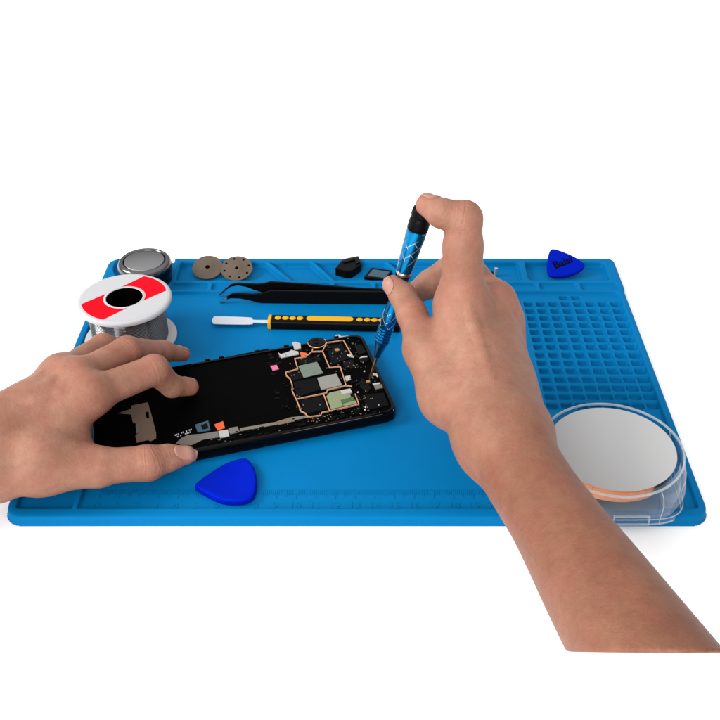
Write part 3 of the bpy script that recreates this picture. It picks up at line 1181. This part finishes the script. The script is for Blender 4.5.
# small dark components round the boards
bm = bmesh.new()
for i in range(150):
    u, v = random.uniform(.62, .98), random.uniform(.05, .95)
    p = q_bl.lerp(q_br, u).lerp(q_tl.lerp(q_tr, u), v)
    if .72 < u < .86 and .12 < v < .9: continue
    boxat(bm, (p.x, p.y, ZP + .012), random.uniform(.05, .28), random.uniform(.05, .2), random.uniform(.03, .08), math.atan2(edge.y, edge.x))
obj('small_components', bm, M['chipdark'], ph, smooth=False)
bm = bmesh.new()
for i in range(60):
    u, v = random.choice((random.uniform(.66, .98), random.uniform(.86, .98))), random.uniform(.05, .95)
    p = q_bl.lerp(q_br, u).lerp(q_tl.lerp(q_tr, u), v)
    w = random.uniform(.025, .07)
    boxat(bm, (p.x, p.y, ZP + .06), w, w * random.uniform(.6, 2), .04, math.atan2(edge.y, edge.x))
obj('solder_pads', bm, M['flex'], ph, smooth=False)
random.seed(11)
def fine(name, m, n, zone, wr, hr, z, seed):
    rnd = random.Random(seed)
    bm = bmesh.new()
    for i in range(n):
        x, y = rnd.choice(zone)
        p = A(260, 320, 7.2, ZP + z)(x + rnd.uniform(-30, 30), y + rnd.uniform(-18, 18))
        boxat(bm, p, rnd.uniform(*wr), rnd.uniform(*hr), .03, math.atan2(edge.y, edge.x))
    obj(name, bm, M[m], ph, smooth=False)
zn = [(300, 300), (400, 265), (520, 300), (600, 290), (250, 480), (290, 620), (520, 380), (630, 350), (500, 200), (640, 180), (700, 330), (720, 450), (740, 560), (700, 250), (725, 630), (740, 660), (690, 660), (560, 660), (400, 720), (480, 700)]
fine('capacitors', 'brass', 46, zn, (.03, .07), (.02, .05), .045, 3)
fine('resistors', 'chipgrey', 40, zn, (.03, .08), (.02, .04), .045, 5)
fine('black_modules', 'chipdark', 40, zn, (.1, .34), (.06, .2), .05, 13)
ze = [((px - 260) * 7.2, (py - 320) * 7.2) for px in range(215, 372, 8) for py in (444.5 - .2 * (px - 215) - 2, 444.5 - .2 * (px - 215) - 6)]
fine('edge_parts', 'chipdark', 44, ze, (.08, .3), (.03, .09), .05, 17)
fine('edge_contacts', 'flex', 26, ze, (.03, .12), (.015, .03), .06, 19)
bm = bmesh.new()
tube(bm, [Vector((p.x, p.y, ZT - .03)) for p in [q_bl.lerp(q_br, t) + (q_br - q_tr).normalized() * -.03 for t in np.linspace(.60, .945, 12)]], [.004 + .007 * math.sin(math.pi * i / 11) for i in range(12)], 6)
obj('edge_trim', bm, M['flex'], ph)  # thin grey strip added as the highlight on the frame's front edge
# clips along the far edge
bm = bmesh.new()
for t in (.42, .47, .60, .71, .80, .9):
    p = q_tl.lerp(q_tr, t)
    boxat(bm, (p.x, p.y + .02, ZT - .02), .3, .12, .1, math.atan2(edge.y, edge.x))
obj('edge_clips', bm, M['black'], ph, smooth=False, bevel=.02)

# ------------------------------------------------------------------ spool of solder
sp_top = P(124.3, 297.3, 3.35)
sp_c = Vector((sp_top.x, sp_top.y, .31))
rs = rad(46.6, sp_top)
HS = 3.04
sp = thing('solder_spool', sp_c, 'white plastic spool of shiny solder wire with red and white top label', 'spool')
bm = bmesh.new()
for z0, flip in ((0, 1), (HS - .5, -1)):
    bm = bmesh.new()
    pr = [(1.12, .2), (rs * .93, .2), (rs * .97, .16), (rs, .22), (rs * 1.005, .32), (rs * .995, .42), (rs * .965, .48), (rs * .93, .5), (1.12, .5)]
    if z0 == 0:
        pr = [(.95, 0), (rs * .97, 0), (rs, .06), (rs, .16), (rs * .97, .22), (.95, .24)]
    lathe(bm, pr, sp_c + Vector((0, 0, z0)), seg=96, closed=True)
    obj('flange', bm, M['white'], sp)
bm = bmesh.new()
pr = []
turns = 24
z0, z1 = .24, HS - .3
rw_ = rs * .80
for i in range(turns):
    for k in range(5):
        a = math.pi * k / 5
        pr.append((rw_ + .06 * math.sin(a), z0 + (z1 - z0) * (i + k / 5) / turns))
lathe(bm, pr, sp_c, seg=96)
obj('wire_coil', bm, M['wire'], sp, angle=180)
bm = bmesh.new()
lathe(bm, [(1.11, 0.02), (1.11, HS - .03)], sp_c, seg=64)
lathe(bm, [(0, HS - .9), (1.11, HS - .9)], sp_c, seg=64)
obj('core', bm, M['deep'], sp)
# label: red band across a white disc, the band's outer ends arc-shaped
zl = sp_c + Vector((0, 0, HS + .004))
rl = rs * .90
ri_ = 1.06
bm = bmesh.new()
lathe(bm, [(1.14, 0), (rl * 1.02, 0)], zl, seg=96)
lab = obj('label', bm, M['white'], sp)
lathe_ring = bmesh.new()


def sector(bm, c, r0, dirn, hw0, hw1, r1_, n=24):
    """band piece between inner radius r0 and outer radius r1_, half widths across"""
    d = Vector((math.cos(dirn), math.sin(dirn), 0)); s = Vector((-d.y, d.x, 0))
    inn, out = [], []
    for i in range(n + 1):
        t = -1 + 2 * i / n
        w0 = t * hw0; w1 = t * hw1
        inn.append(bm.verts.new(c + d * math.sqrt(max(r0 * r0 - w0 * w0, .0)) + s * w0))
        out.append(bm.verts.new(c + d * math.sqrt(max(r1_ * r1_ - w1 * w1, .0)) + s * w1))
    for i in range(n):
        bm.faces.new((inn[i], inn[i + 1], out[i + 1], out[i]))


pa = P(165, 283, 3.35) - P(84, 320, 3.35)
dirn = math.atan2(pa.y, pa.x)
bm = bmesh.new()
sector(bm, zl + Vector((0, 0, .004)), 1.25, dirn, 1.12, 1.18, rl)
sector(bm, zl + Vector((0, 0, .004)), 1.25, dirn + math.pi, 1.12, 1.18, rl)
obj('red_band', bm, M['red'], lab, smooth=False)
bm = bmesh.new()
lathe(bm, [(1.09, -.02), (1.11, .012), (1.2, .012), (1.22, 0)], zl, seg=64)
obj('hub_ring', bm, M['white'], sp)

# ------------------------------------------------------------------ round metal tin in the back tray
tt = P(144, 260, 2.0)
tr_ = rad(26.8, tt)
tn = thing('tin', (tt.x, tt.y, TRAY), 'small round polished metal tin with a flat grey lid in the corner tray', 'tin')
b0 = Vector((tt.x, tt.y, TRAY))
HT = 2.0 - TRAY
bm = bmesh.new()
lathe(bm, [(0, 0.0), (tr_ * .9, 0), (tr_ * .95, .05), (tr_ * .95, HT * .5), (tr_ * .99, HT * .52), (tr_ * 1.0, HT * .56), (tr_ * .995, HT * .80), (tr_ * .9, HT * .82)], b0, seg=80)
obj('body', bm, M['darksteel'], tn)
bm = bmesh.new()
lathe(bm, [(tr_ * .96, HT * .79), (tr_ * .995, HT * .8), (tr_ * .99, HT * .86), (tr_ * .95, HT * .95), (tr_ * .89, HT * 1.0), (tr_ * .82, HT * 1.01), (tr_ * .79, HT), (tr_ * .775, HT - .1)], b0, seg=80)
obj('rim', bm, M['rimsteel'], tn, angle=60)
bm = bmesh.new()
lathe(bm, [(tr_ * .79, HT - .1), (tr_ * .74, HT - .1)], b0, seg=80)
obj('groove', bm, M['deep'], tn)
bm = bmesh.new()
lathe(bm, [(tr_ * .745, HT - .12), (tr_ * .74, HT - .03), (tr_ * .72, HT - .01), (0, HT - .01)], b0, seg=80)
obj('lid', bm, M['lid'], tn, angle=60)

# ------------------------------------------------------------------ two cutting discs leaning in the tray
for k, (cx, cy, wpx, holes, label) in enumerate(((207.6, 267.3, 15.2, 0, 'brown cutting disc with one centre hole, lying partly under the drilled disc'),
                                                  (236.7, 268.3, 15.9, 8, 'brown cutting disc with a ring of small holes, beside the plain disc'))):
    tilt = R(19)
    c = P(cx, cy, .62 + .07 * k)
    n = Vector((0, -math.sin(tilt), math.cos(tilt)))
    r = rad(wpx, c)
    d = thing('cutting_disc', c - n * .05, label, 'disc', 'cutting discs in the tray')
    u = Vector((1, 0, 0)); w = n.cross(u)
    bm = bmesh.new()
    lathe(bm, [(.12, -.05), (r * .99, -.05), (r, -.03), (r, .0), (r * .985, .02), (r * .36, .02), (r * .34, .035), (.12, .035)], c, n, 64, closed=True)
    obj('disc', bm, M['disc'], d)
    bm = bmesh.new()
    lathe(bm, [(0, .0), (.125, .0), (.125, .037), (0, .037)], c, n, 16)
    hr = .16 if holes == 0 else .1
    lathe(bm, [(0, .041), (hr, .041)], c, n, 24)
    for i in range(holes):
        a = 2 * math.pi * (i + .35) / holes
        lathe(bm, [(0, .024), (.085, .024)], c + (u * math.cos(a) + w * math.sin(a)) * r * .78, n, 16)
    obj('holes', bm, M['deep'], d, smooth=False)

# ------------------------------------------------------------------ tweezers on their side
tw = thing('tweezers', P(330, 304, FLOOR), 'black curved-tip steel tweezers lying on their side above the spudger', 'tweezers')


def plane_blade(name, px_pts, A_, B_, th):
    n = (B_ - A_).cross(Vector((0, 0, 1))).normalized()     # towards the camera
    if n.y > 0: n = -n
    bm = bmesh.new()
    prism(bm, [PN(x, y, A_, n) for x, y in px_pts], th, n)
    return obj(name, bm, M['black'], tw, smooth=False, bevel=.025)


ya = P(262, 303.5, FLOOR); yb = P(398, 305, FLOOR)
plane_blade('front_blade', [(213, 307.6), (220, 303.5), (227, 299.5), (231.7, 298.4), (240, 298.8), (248, 300.3), (262, 303.5), (290, 304.2), (345, 304.6), (400, 305),
                            (400, 292), (360, 291.6), (300, 291), (270, 290.6), (266, 292.4), (262, 293.6), (252, 294.6), (238, 293.6), (232, 294), (227, 296.6), (220, 302), (212.6, 307)], ya, yb, .13)
yc = P(225, 296.5, FLOOR + .05); yd = P(398, 300.5, FLOOR)
plane_blade('back_blade', [(219, 296), (226, 290.2), (231, 286.9), (238, 285.6), (246, 287), (254, 290), (264, 293.2), (300, 296), (400, 299), (400, 290), (362, 288.6), (330, 286), (300, 283.6), (270, 281.9), (265, 283.4),
                           (258, 284.3), (248, 283.9), (238, 283.2), (231, 284.8), (225, 289.5), (218.6, 295.6)], yc, yd, .13)
bm = bmesh.new()
prism(bm, [P(385, 290, 1.1), P(404, 290.5, 1.1), P(404, 293, 1.1), P(385, 292.5, 1.1)][::-1], .7)
obj('joint', bm, M['black'], tw, smooth=False, bevel=.03)
bm = bmesh.new()
nn = Vector((0, -1, 0))
tip_pts = [(212.6, 307.8), (227, 299.2), (227, 297.0), (220, 302.2)]
prism(bm, [PN(x, y, ya, nn) + Vector((0, -.02, 0)) for x, y in tip_pts], .1, nn)
obj('worn_tip', bm, M['steel'], tw, smooth=False)

# ------------------------------------------------------------------ metal spudger with black and yellow handle
zt = .98
pa, pb = P(269, 317.5, zt), P(400, 320.5, zt)
pr_ = thing('spudger', P(330, 325, FLOOR), 'pry tool with flat metal blade and black handle studded with yellow dots', 'pry tool')
e = (pb - pa).normalized(); s = Vector((-e.y, e.x, 0))
hw_ = .43
bm = bmesh.new()
sect = []
for i in range(24):
    a = 2 * math.pi * i / 24
    ca, sa = math.cos(a), math.sin(a)
    sect.append((math.copysign(abs(ca) ** .45, ca) * hw_, math.copysign(abs(sa) ** .45, sa) * .34))
mid = Vector((0, 0, zt - .34))


def hbar(bm, t0, t1, k0=.9, k1=.9):
    L = (pb - pa).length
    st = [(t0, k0), (t0 + .04, 1), (t1 - .04, 1), (t1, k1)]
    rings = []
    for d_, kk in st:
        c = pa + e * d_; c.z = zt - .34
        rings.append([bm.verts.new(c + s * x * kk + Vector((0, 0, 1)) * y * kk) for x, y in sect])
    for a, b in zip(rings, rings[1:]):
        for i in range(24): bm.faces.new((a[i], a[(i + 1) % 24], b[(i + 1) % 24], b[i]))
    bm.faces.new(rings[0][::-1]); bm.faces.new(rings[-1])


LH_ = (pb - pa).length
hbar(bm, .14, LH_)
obj('handle', bm, M['black'], pr_)
bm = bmesh.new()
sect = [(x * 1.04, y * 1.04) for x, y in sect]
hbar(bm, -.06, .16)
obj('collar', bm, M['yellow'], pr_)
for x in (278, 285.5, 292.7, 300, 359.7, 367.2, 374.4, 381.6):
    c = pa + e * ((P(x, 318, zt).x - pa.x) / e.x); c.z = zt - .01
    bm = bmesh.new()
    lathe(bm, [(.2, 0), (.2, .025), (.17, .045), (0, .05)], c, seg=24)
    obj('dot', bm, M['yellow'], pr_)
bm = bmesh.new()
a0 = pa + e * ((P(306.5, 318, zt).x - pa.x) / e.x); a1 = pa + e * ((P(353.5, 318, zt).x - pa.x) / e.x)
out = []
for i in range(13):
    a = math.pi / 2 + math.pi * i / 12
    out.append(a0 + e * (.24 + .24 * math.cos(a)) + s * .24 * math.sin(a))
for i in range(13):
    a = -math.pi / 2 + math.pi * i / 12
    out.append(a1 + e * (-.24 + .24 * math.cos(a)) + s * .24 * math.sin(a))
prism(bm, [Vector((p.x, p.y, zt + .04)) for p in out], .06)
obj('inlay', bm, M['yellow'], pr_, smooth=False, bevel=.02)
bm = bmesh.new()
zb = .62
prism(bm, smooth_loop([P(x, y, zb) for x, y in ((211.8, 320.2), (213.5, 317.2), (217.5, 316.2), (250, 317.3), (253.5, 319.6), (270, 320.0), (270, 322.4), (254, 322.2), (250, 324), (217, 323.6), (213, 322.6))], 4), .06)
obj('blade', bm, M['bladesteel'], pr_, smooth=False, bevel=.015)

# ------------------------------------------------------------------ picks
bm = bmesh.new()
PK = [(195, 483.5), (208, 473.5), (225, 463), (236.7, 458.7), (246, 457.6), (252, 463), (256, 473), (256.4, 485), (253.5, 494.5), (247, 498.8), (235, 500.2), (220, 498.6), (206.7, 492.6), (197.5, 487)]


def pick_mesh(loop, n, th, dish):
    bm = bmesh.new()
    c = sum(loop, Vector()) / len(loop)
    prof = [(0.0, 0.0, -dish), (.35, 0, -dish * .85), (.62, 0, -dish * .5), (.82, 0, -dish * .12), (.93, 0, 0), (.98, 0, -.04), (1.0, 0, -.10), (1.0, 0, -th + .08), (.97, 0, -th), (0, 0, -th)]
    prev = None
    for k, _, z in prof:
        if k == 0: ring = [bm.verts.new(c + n * z)]
        else: ring = [bm.verts.new(c + (p - c) * k + n * z) for p in loop]
        if prev:
            m = len(loop)
            for i in range(m):
                j = (i + 1) % m
                if len(prev) == 1: bm.faces.new((prev[0], ring[i], ring[j]))
                elif len(ring) == 1: bm.faces.new((prev[i], ring[0], prev[j]))
                else: bm.faces.new((prev[i], ring[i], ring[j], prev[j]))
        prev = ring
    return bm


pz = FLOOR + .42
loop = smooth_loop([P(x, y, pz) for x, y in PK], 5)
c = P(232, 480, FLOOR)
o = obj('opening_pick', pick_mesh(loop, Vector((0, 0, 1)), .41, .1), M['pick'], loc=c, angle=50)
tag(o, 'blank dark blue triangular pick lying on the mat below the phone', 'pick', 'blue plastic opening picks')
tl = R(30)
n = Vector((0, -math.sin(tl), math.cos(tl)))
p0 = P(560, 277, TRAY + .3)
PK2 = [(551, 249.2), (558, 249.6), (571.7, 255), (581.7, 261), (585, 265.5), (581.7, 270), (575, 273.5), (566.7, 276), (553, 276.6), (548.6, 274), (547.3, 268), (548, 258)]
loop = smooth_loop([PN(x, y, p0, n) for x, y in PK2], 5)
pk2 = obj('opening_pick', pick_mesh(loop, n, .28, .0), M['pick'], loc=p0, angle=50)
tag(pk2, 'dark blue triangular pick with black lettering, leaning in the back tray', 'pick', 'blue plastic opening picks')
bm = text_mesh('Baisi', 1.0, .01, True)
ta, tb = PN(552.5, 266.5, p0, n), PN(573, 258.5, p0, n)
tx = (tb - ta).normalized(); ty = n.cross(tx).normalized()
w_ = max(v.co.x for v in bm.verts) - min(v.co.x for v in bm.verts)
k = (tb - ta).length / w_ * .86
mid = (ta + tb) / 2
for v in bm.verts:
    x, y, z = v.co
    v.co = mid + tx * (x * k) + ty * (y * k) + n * (z + .008)
obj('lettering', bm, M['ink'], pk2, smooth=False)

# ------------------------------------------------------------------ small black parts in the tray
z = TRAY + .62
bk = thing('plastic_part', P(348, 275, TRAY), 'black faceted plastic block in the back tray, left of the framed chip', 'part')
bm = bmesh.new()
prism(bm, [P(x, y, z) for x, y in ((335, 268), (342, 259.5), (346, 258), (358.5, 255.5), (361.5, 264), (352, 270.5), (346, 271))], .61)
obj('body', bm, M['black'], bk, smooth=False, bevel=.06)
bm = bmesh.new()
prism(bm, [P(x, y, z + .1) for x, y in ((342.5, 260), (358, 256.2), (360, 262), (356, 263.5), (354.8, 259.4), (344, 262.3))], .14)
obj('ridge', bm, M['gloss'], bk, smooth=False, bevel=.03)
ck = thing('framed_chip', P(376, 275, TRAY), 'small flat black framed chip with grey face lying in the back tray', 'chip')
z = TRAY + .26
bm = bmesh.new()
prism(bm, [P(x, y, z) for x, y in ((364, 276.6), (371.7, 267.4), (392, 270.3), (386, 279.5))], .24)
obj('frame', bm, M['black'], ck, smooth=False, bevel=.04)
bm = bmesh.new()
prism(bm, [P(x, y, z + .012) for x, y in ((367.6, 275.7), (373, 269.2), (389.6, 271.8), (385, 277.8))], .03)
obj('face', bm, M['tealchip'], ck, smooth=False)
c = P(491.5, 276, TRAY)
sc_ = thing('screw', c, 'tiny steel screw with black head in the back tray beside the hand', 'screw')
bm = bmesh.new()
lathe(bm, [(0, 0), (.1, 0), (.1, .5), (.12, .55), (.12, .62), (0, .64)], P(494.7, 276, TRAY), (0.1, 0, 1), 16)
obj('shank', bm, M['nickel'], sc_)
bm = bmesh.new()
lathe(bm, [(0, 0), (.28, 0), (.28, .12), (.2, .2), (0, .22)], P(490, 274.5, TRAY), (.5, 0, 1), 20)
obj('head', bm, M['black'], sc_)

# ------------------------------------------------------------------ clear round case with grey disc and copper braid reel
HB = 2.3
dt = P(612.5, 447.4, FLOOR + HB)
cs = thing('wick_case', (dt.x, dt.y, FLOOR), 'clear plastic case holding a copper reel under a plain grey disc, front corner', 'case')
rdisc = rad(63.6, dt)
outline = []
for i in range(96):
    a = 2 * math.pi * i / 96
    ca, sa = math.cos(a), math.sin(a)
    r = rdisc * 1.06
    x, y = r * ca, r * sa
    outline.append((x, y, sa))


def case_ring(k, z, front):
    out = []
    for i in range(96):
        a = 2 * math.pi * i / 96
        ca, sa = math.cos(a), math.sin(a)
        n = 2 + front * 2.6 * min(1, max(0, .25 - sa) / .5)
        r = rdisc * 1.10 / (abs(ca) ** n + abs(sa) ** n) ** (1 / n)
        out.append(Vector((dt.x + r * ca * k, dt.y + r * sa * k * (1 - .07 * front * (sa < 0)), z)))
    return out


zz = FLOOR
lv = [(.94, zz + .02, 1), (.985, zz + .06, 1), (.99, zz + .42, 1), (.97, zz + .46, 1), (.985, zz + .55, .95), (1.01, zz + 1.3, .6), (1.015, zz + 1.9, .2), (.985, zz + HB + .02, 0), (.955, zz + HB + .07, 0), (.945, zz + HB - .04, 0),
      (.955, zz + 1.85, .2), (.955, zz + 1.3, .6), (.93, zz + .5, .95), (.93, zz + .14, 1)]
bm = bmesh.new()
rings = [[bm.verts.new(p) for p in case_ring(k, z, f_)] for k, z, f_ in lv]
for a, b in zip(rings, rings[1:]):
    for i in range(96):
        bm.faces.new((a[i], a[(i + 1) % 96], b[(i + 1) % 96], b[i]))
bm.faces.new(rings[0][::-1]); bm.faces.new(rings[-1])
shell = obj('clear_shell', bm, M['clear'], cs, angle=30)
bm = bmesh.new()
lathe(bm, [(rdisc * .9, 1.38), (rdisc * .94, 1.43), (rdisc * .94, HB - .1), (rdisc * .4, HB - .1), (rdisc * .4, 1.38)], Vector((dt.x, dt.y, zz)), seg=96, closed=True)
reel = obj('copper_reel', bm, M['copper'], cs)
bm = bmesh.new()
lathe(bm, [(0, HB - .03), (rdisc * .985, HB - .03), (rdisc * .99, HB - .01), (rdisc * .985, HB + .01), (0, HB + .01)], Vector((dt.x, dt.y, zz)), seg=96)
obj('grey_disc', bm, M['grey'], cs)
bm = bmesh.new()
yf = dt.y - rdisc * 1.10 * .93 * .985 - .02
tl_, tr2, tz0, tz1 = dt.x - .35, dt.x + 1.45, zz + .12, zz + .74
loop_o = [(tl_, tz0), (tr2, tz0), (tr2, tz1), (tl_, tz1)]
loop_i = [(tl_ + .06, tz0 + .06), (tr2 - .06, tz0 + .06), (tr2 - .06, tz1 - .06), (tl_ + .06, tz1 - .06)]
fv = [[[bm.verts.new((x, yf + dy, z)) for x, z in l] for l in (loop_o, loop_i)] for dy in (-.06, .06)]
for i in range(4):
    j = (i + 1) % 4
    for a_, b_ in ((fv[0][0], fv[0][1]), (fv[0][1], fv[1][1]), (fv[1][1], fv[1][0]), (fv[1][0], fv[0][0])):
        bm.faces.new((a_[i], a_[j], b_[j], b_[i]))
obj('snap_tab', bm, M['edge'], cs, smooth=False, bevel=.015)
for k, z, fr_, hw2, hh in ((1.0, zz + HB - .03, 0, .05, .06), (.985, zz + .44, 1, .03, .03), (.97, zz + .06, 1, .035, .04)):
    ring = case_ring(k, z, fr_)
    c0 = Vector((dt.x, dt.y, z))
    bm = bmesh.new()
    vs = []
    for p in ring:
        o_ = (p - c0).normalized()
        vs.append([bm.verts.new(p + o_ * a * hw2 + Vector((0, 0, b * hh))) for a, b in ((-1, -1), (1, -1), (1, 1), (-1, 1))])
    for i in range(96):
        A_, B_ = vs[i], vs[(i + 1) % 96]
        for q in range(4):
            bm.faces.new((A_[q], A_[(q + 1) % 4], B_[(q + 1) % 4], B_[q]))
    obj('moulded_edge', bm, M['edge'], cs, bevel=.02)
for i in (6, 42, 54, 64, 80, 90):
    pts = [case_ring(k, z, f_)[i] for k, z, f_ in ((.985, zz + .06, 1), (.985, zz + .55, .95), (1.01, zz + 1.3, .6), (1.015, zz + 1.9, .2), (.99, zz + HB - .02, 0))]
    obj('moulded_rib', tube(bmesh.new(), pts, .028, 6), M['edge'], cs)
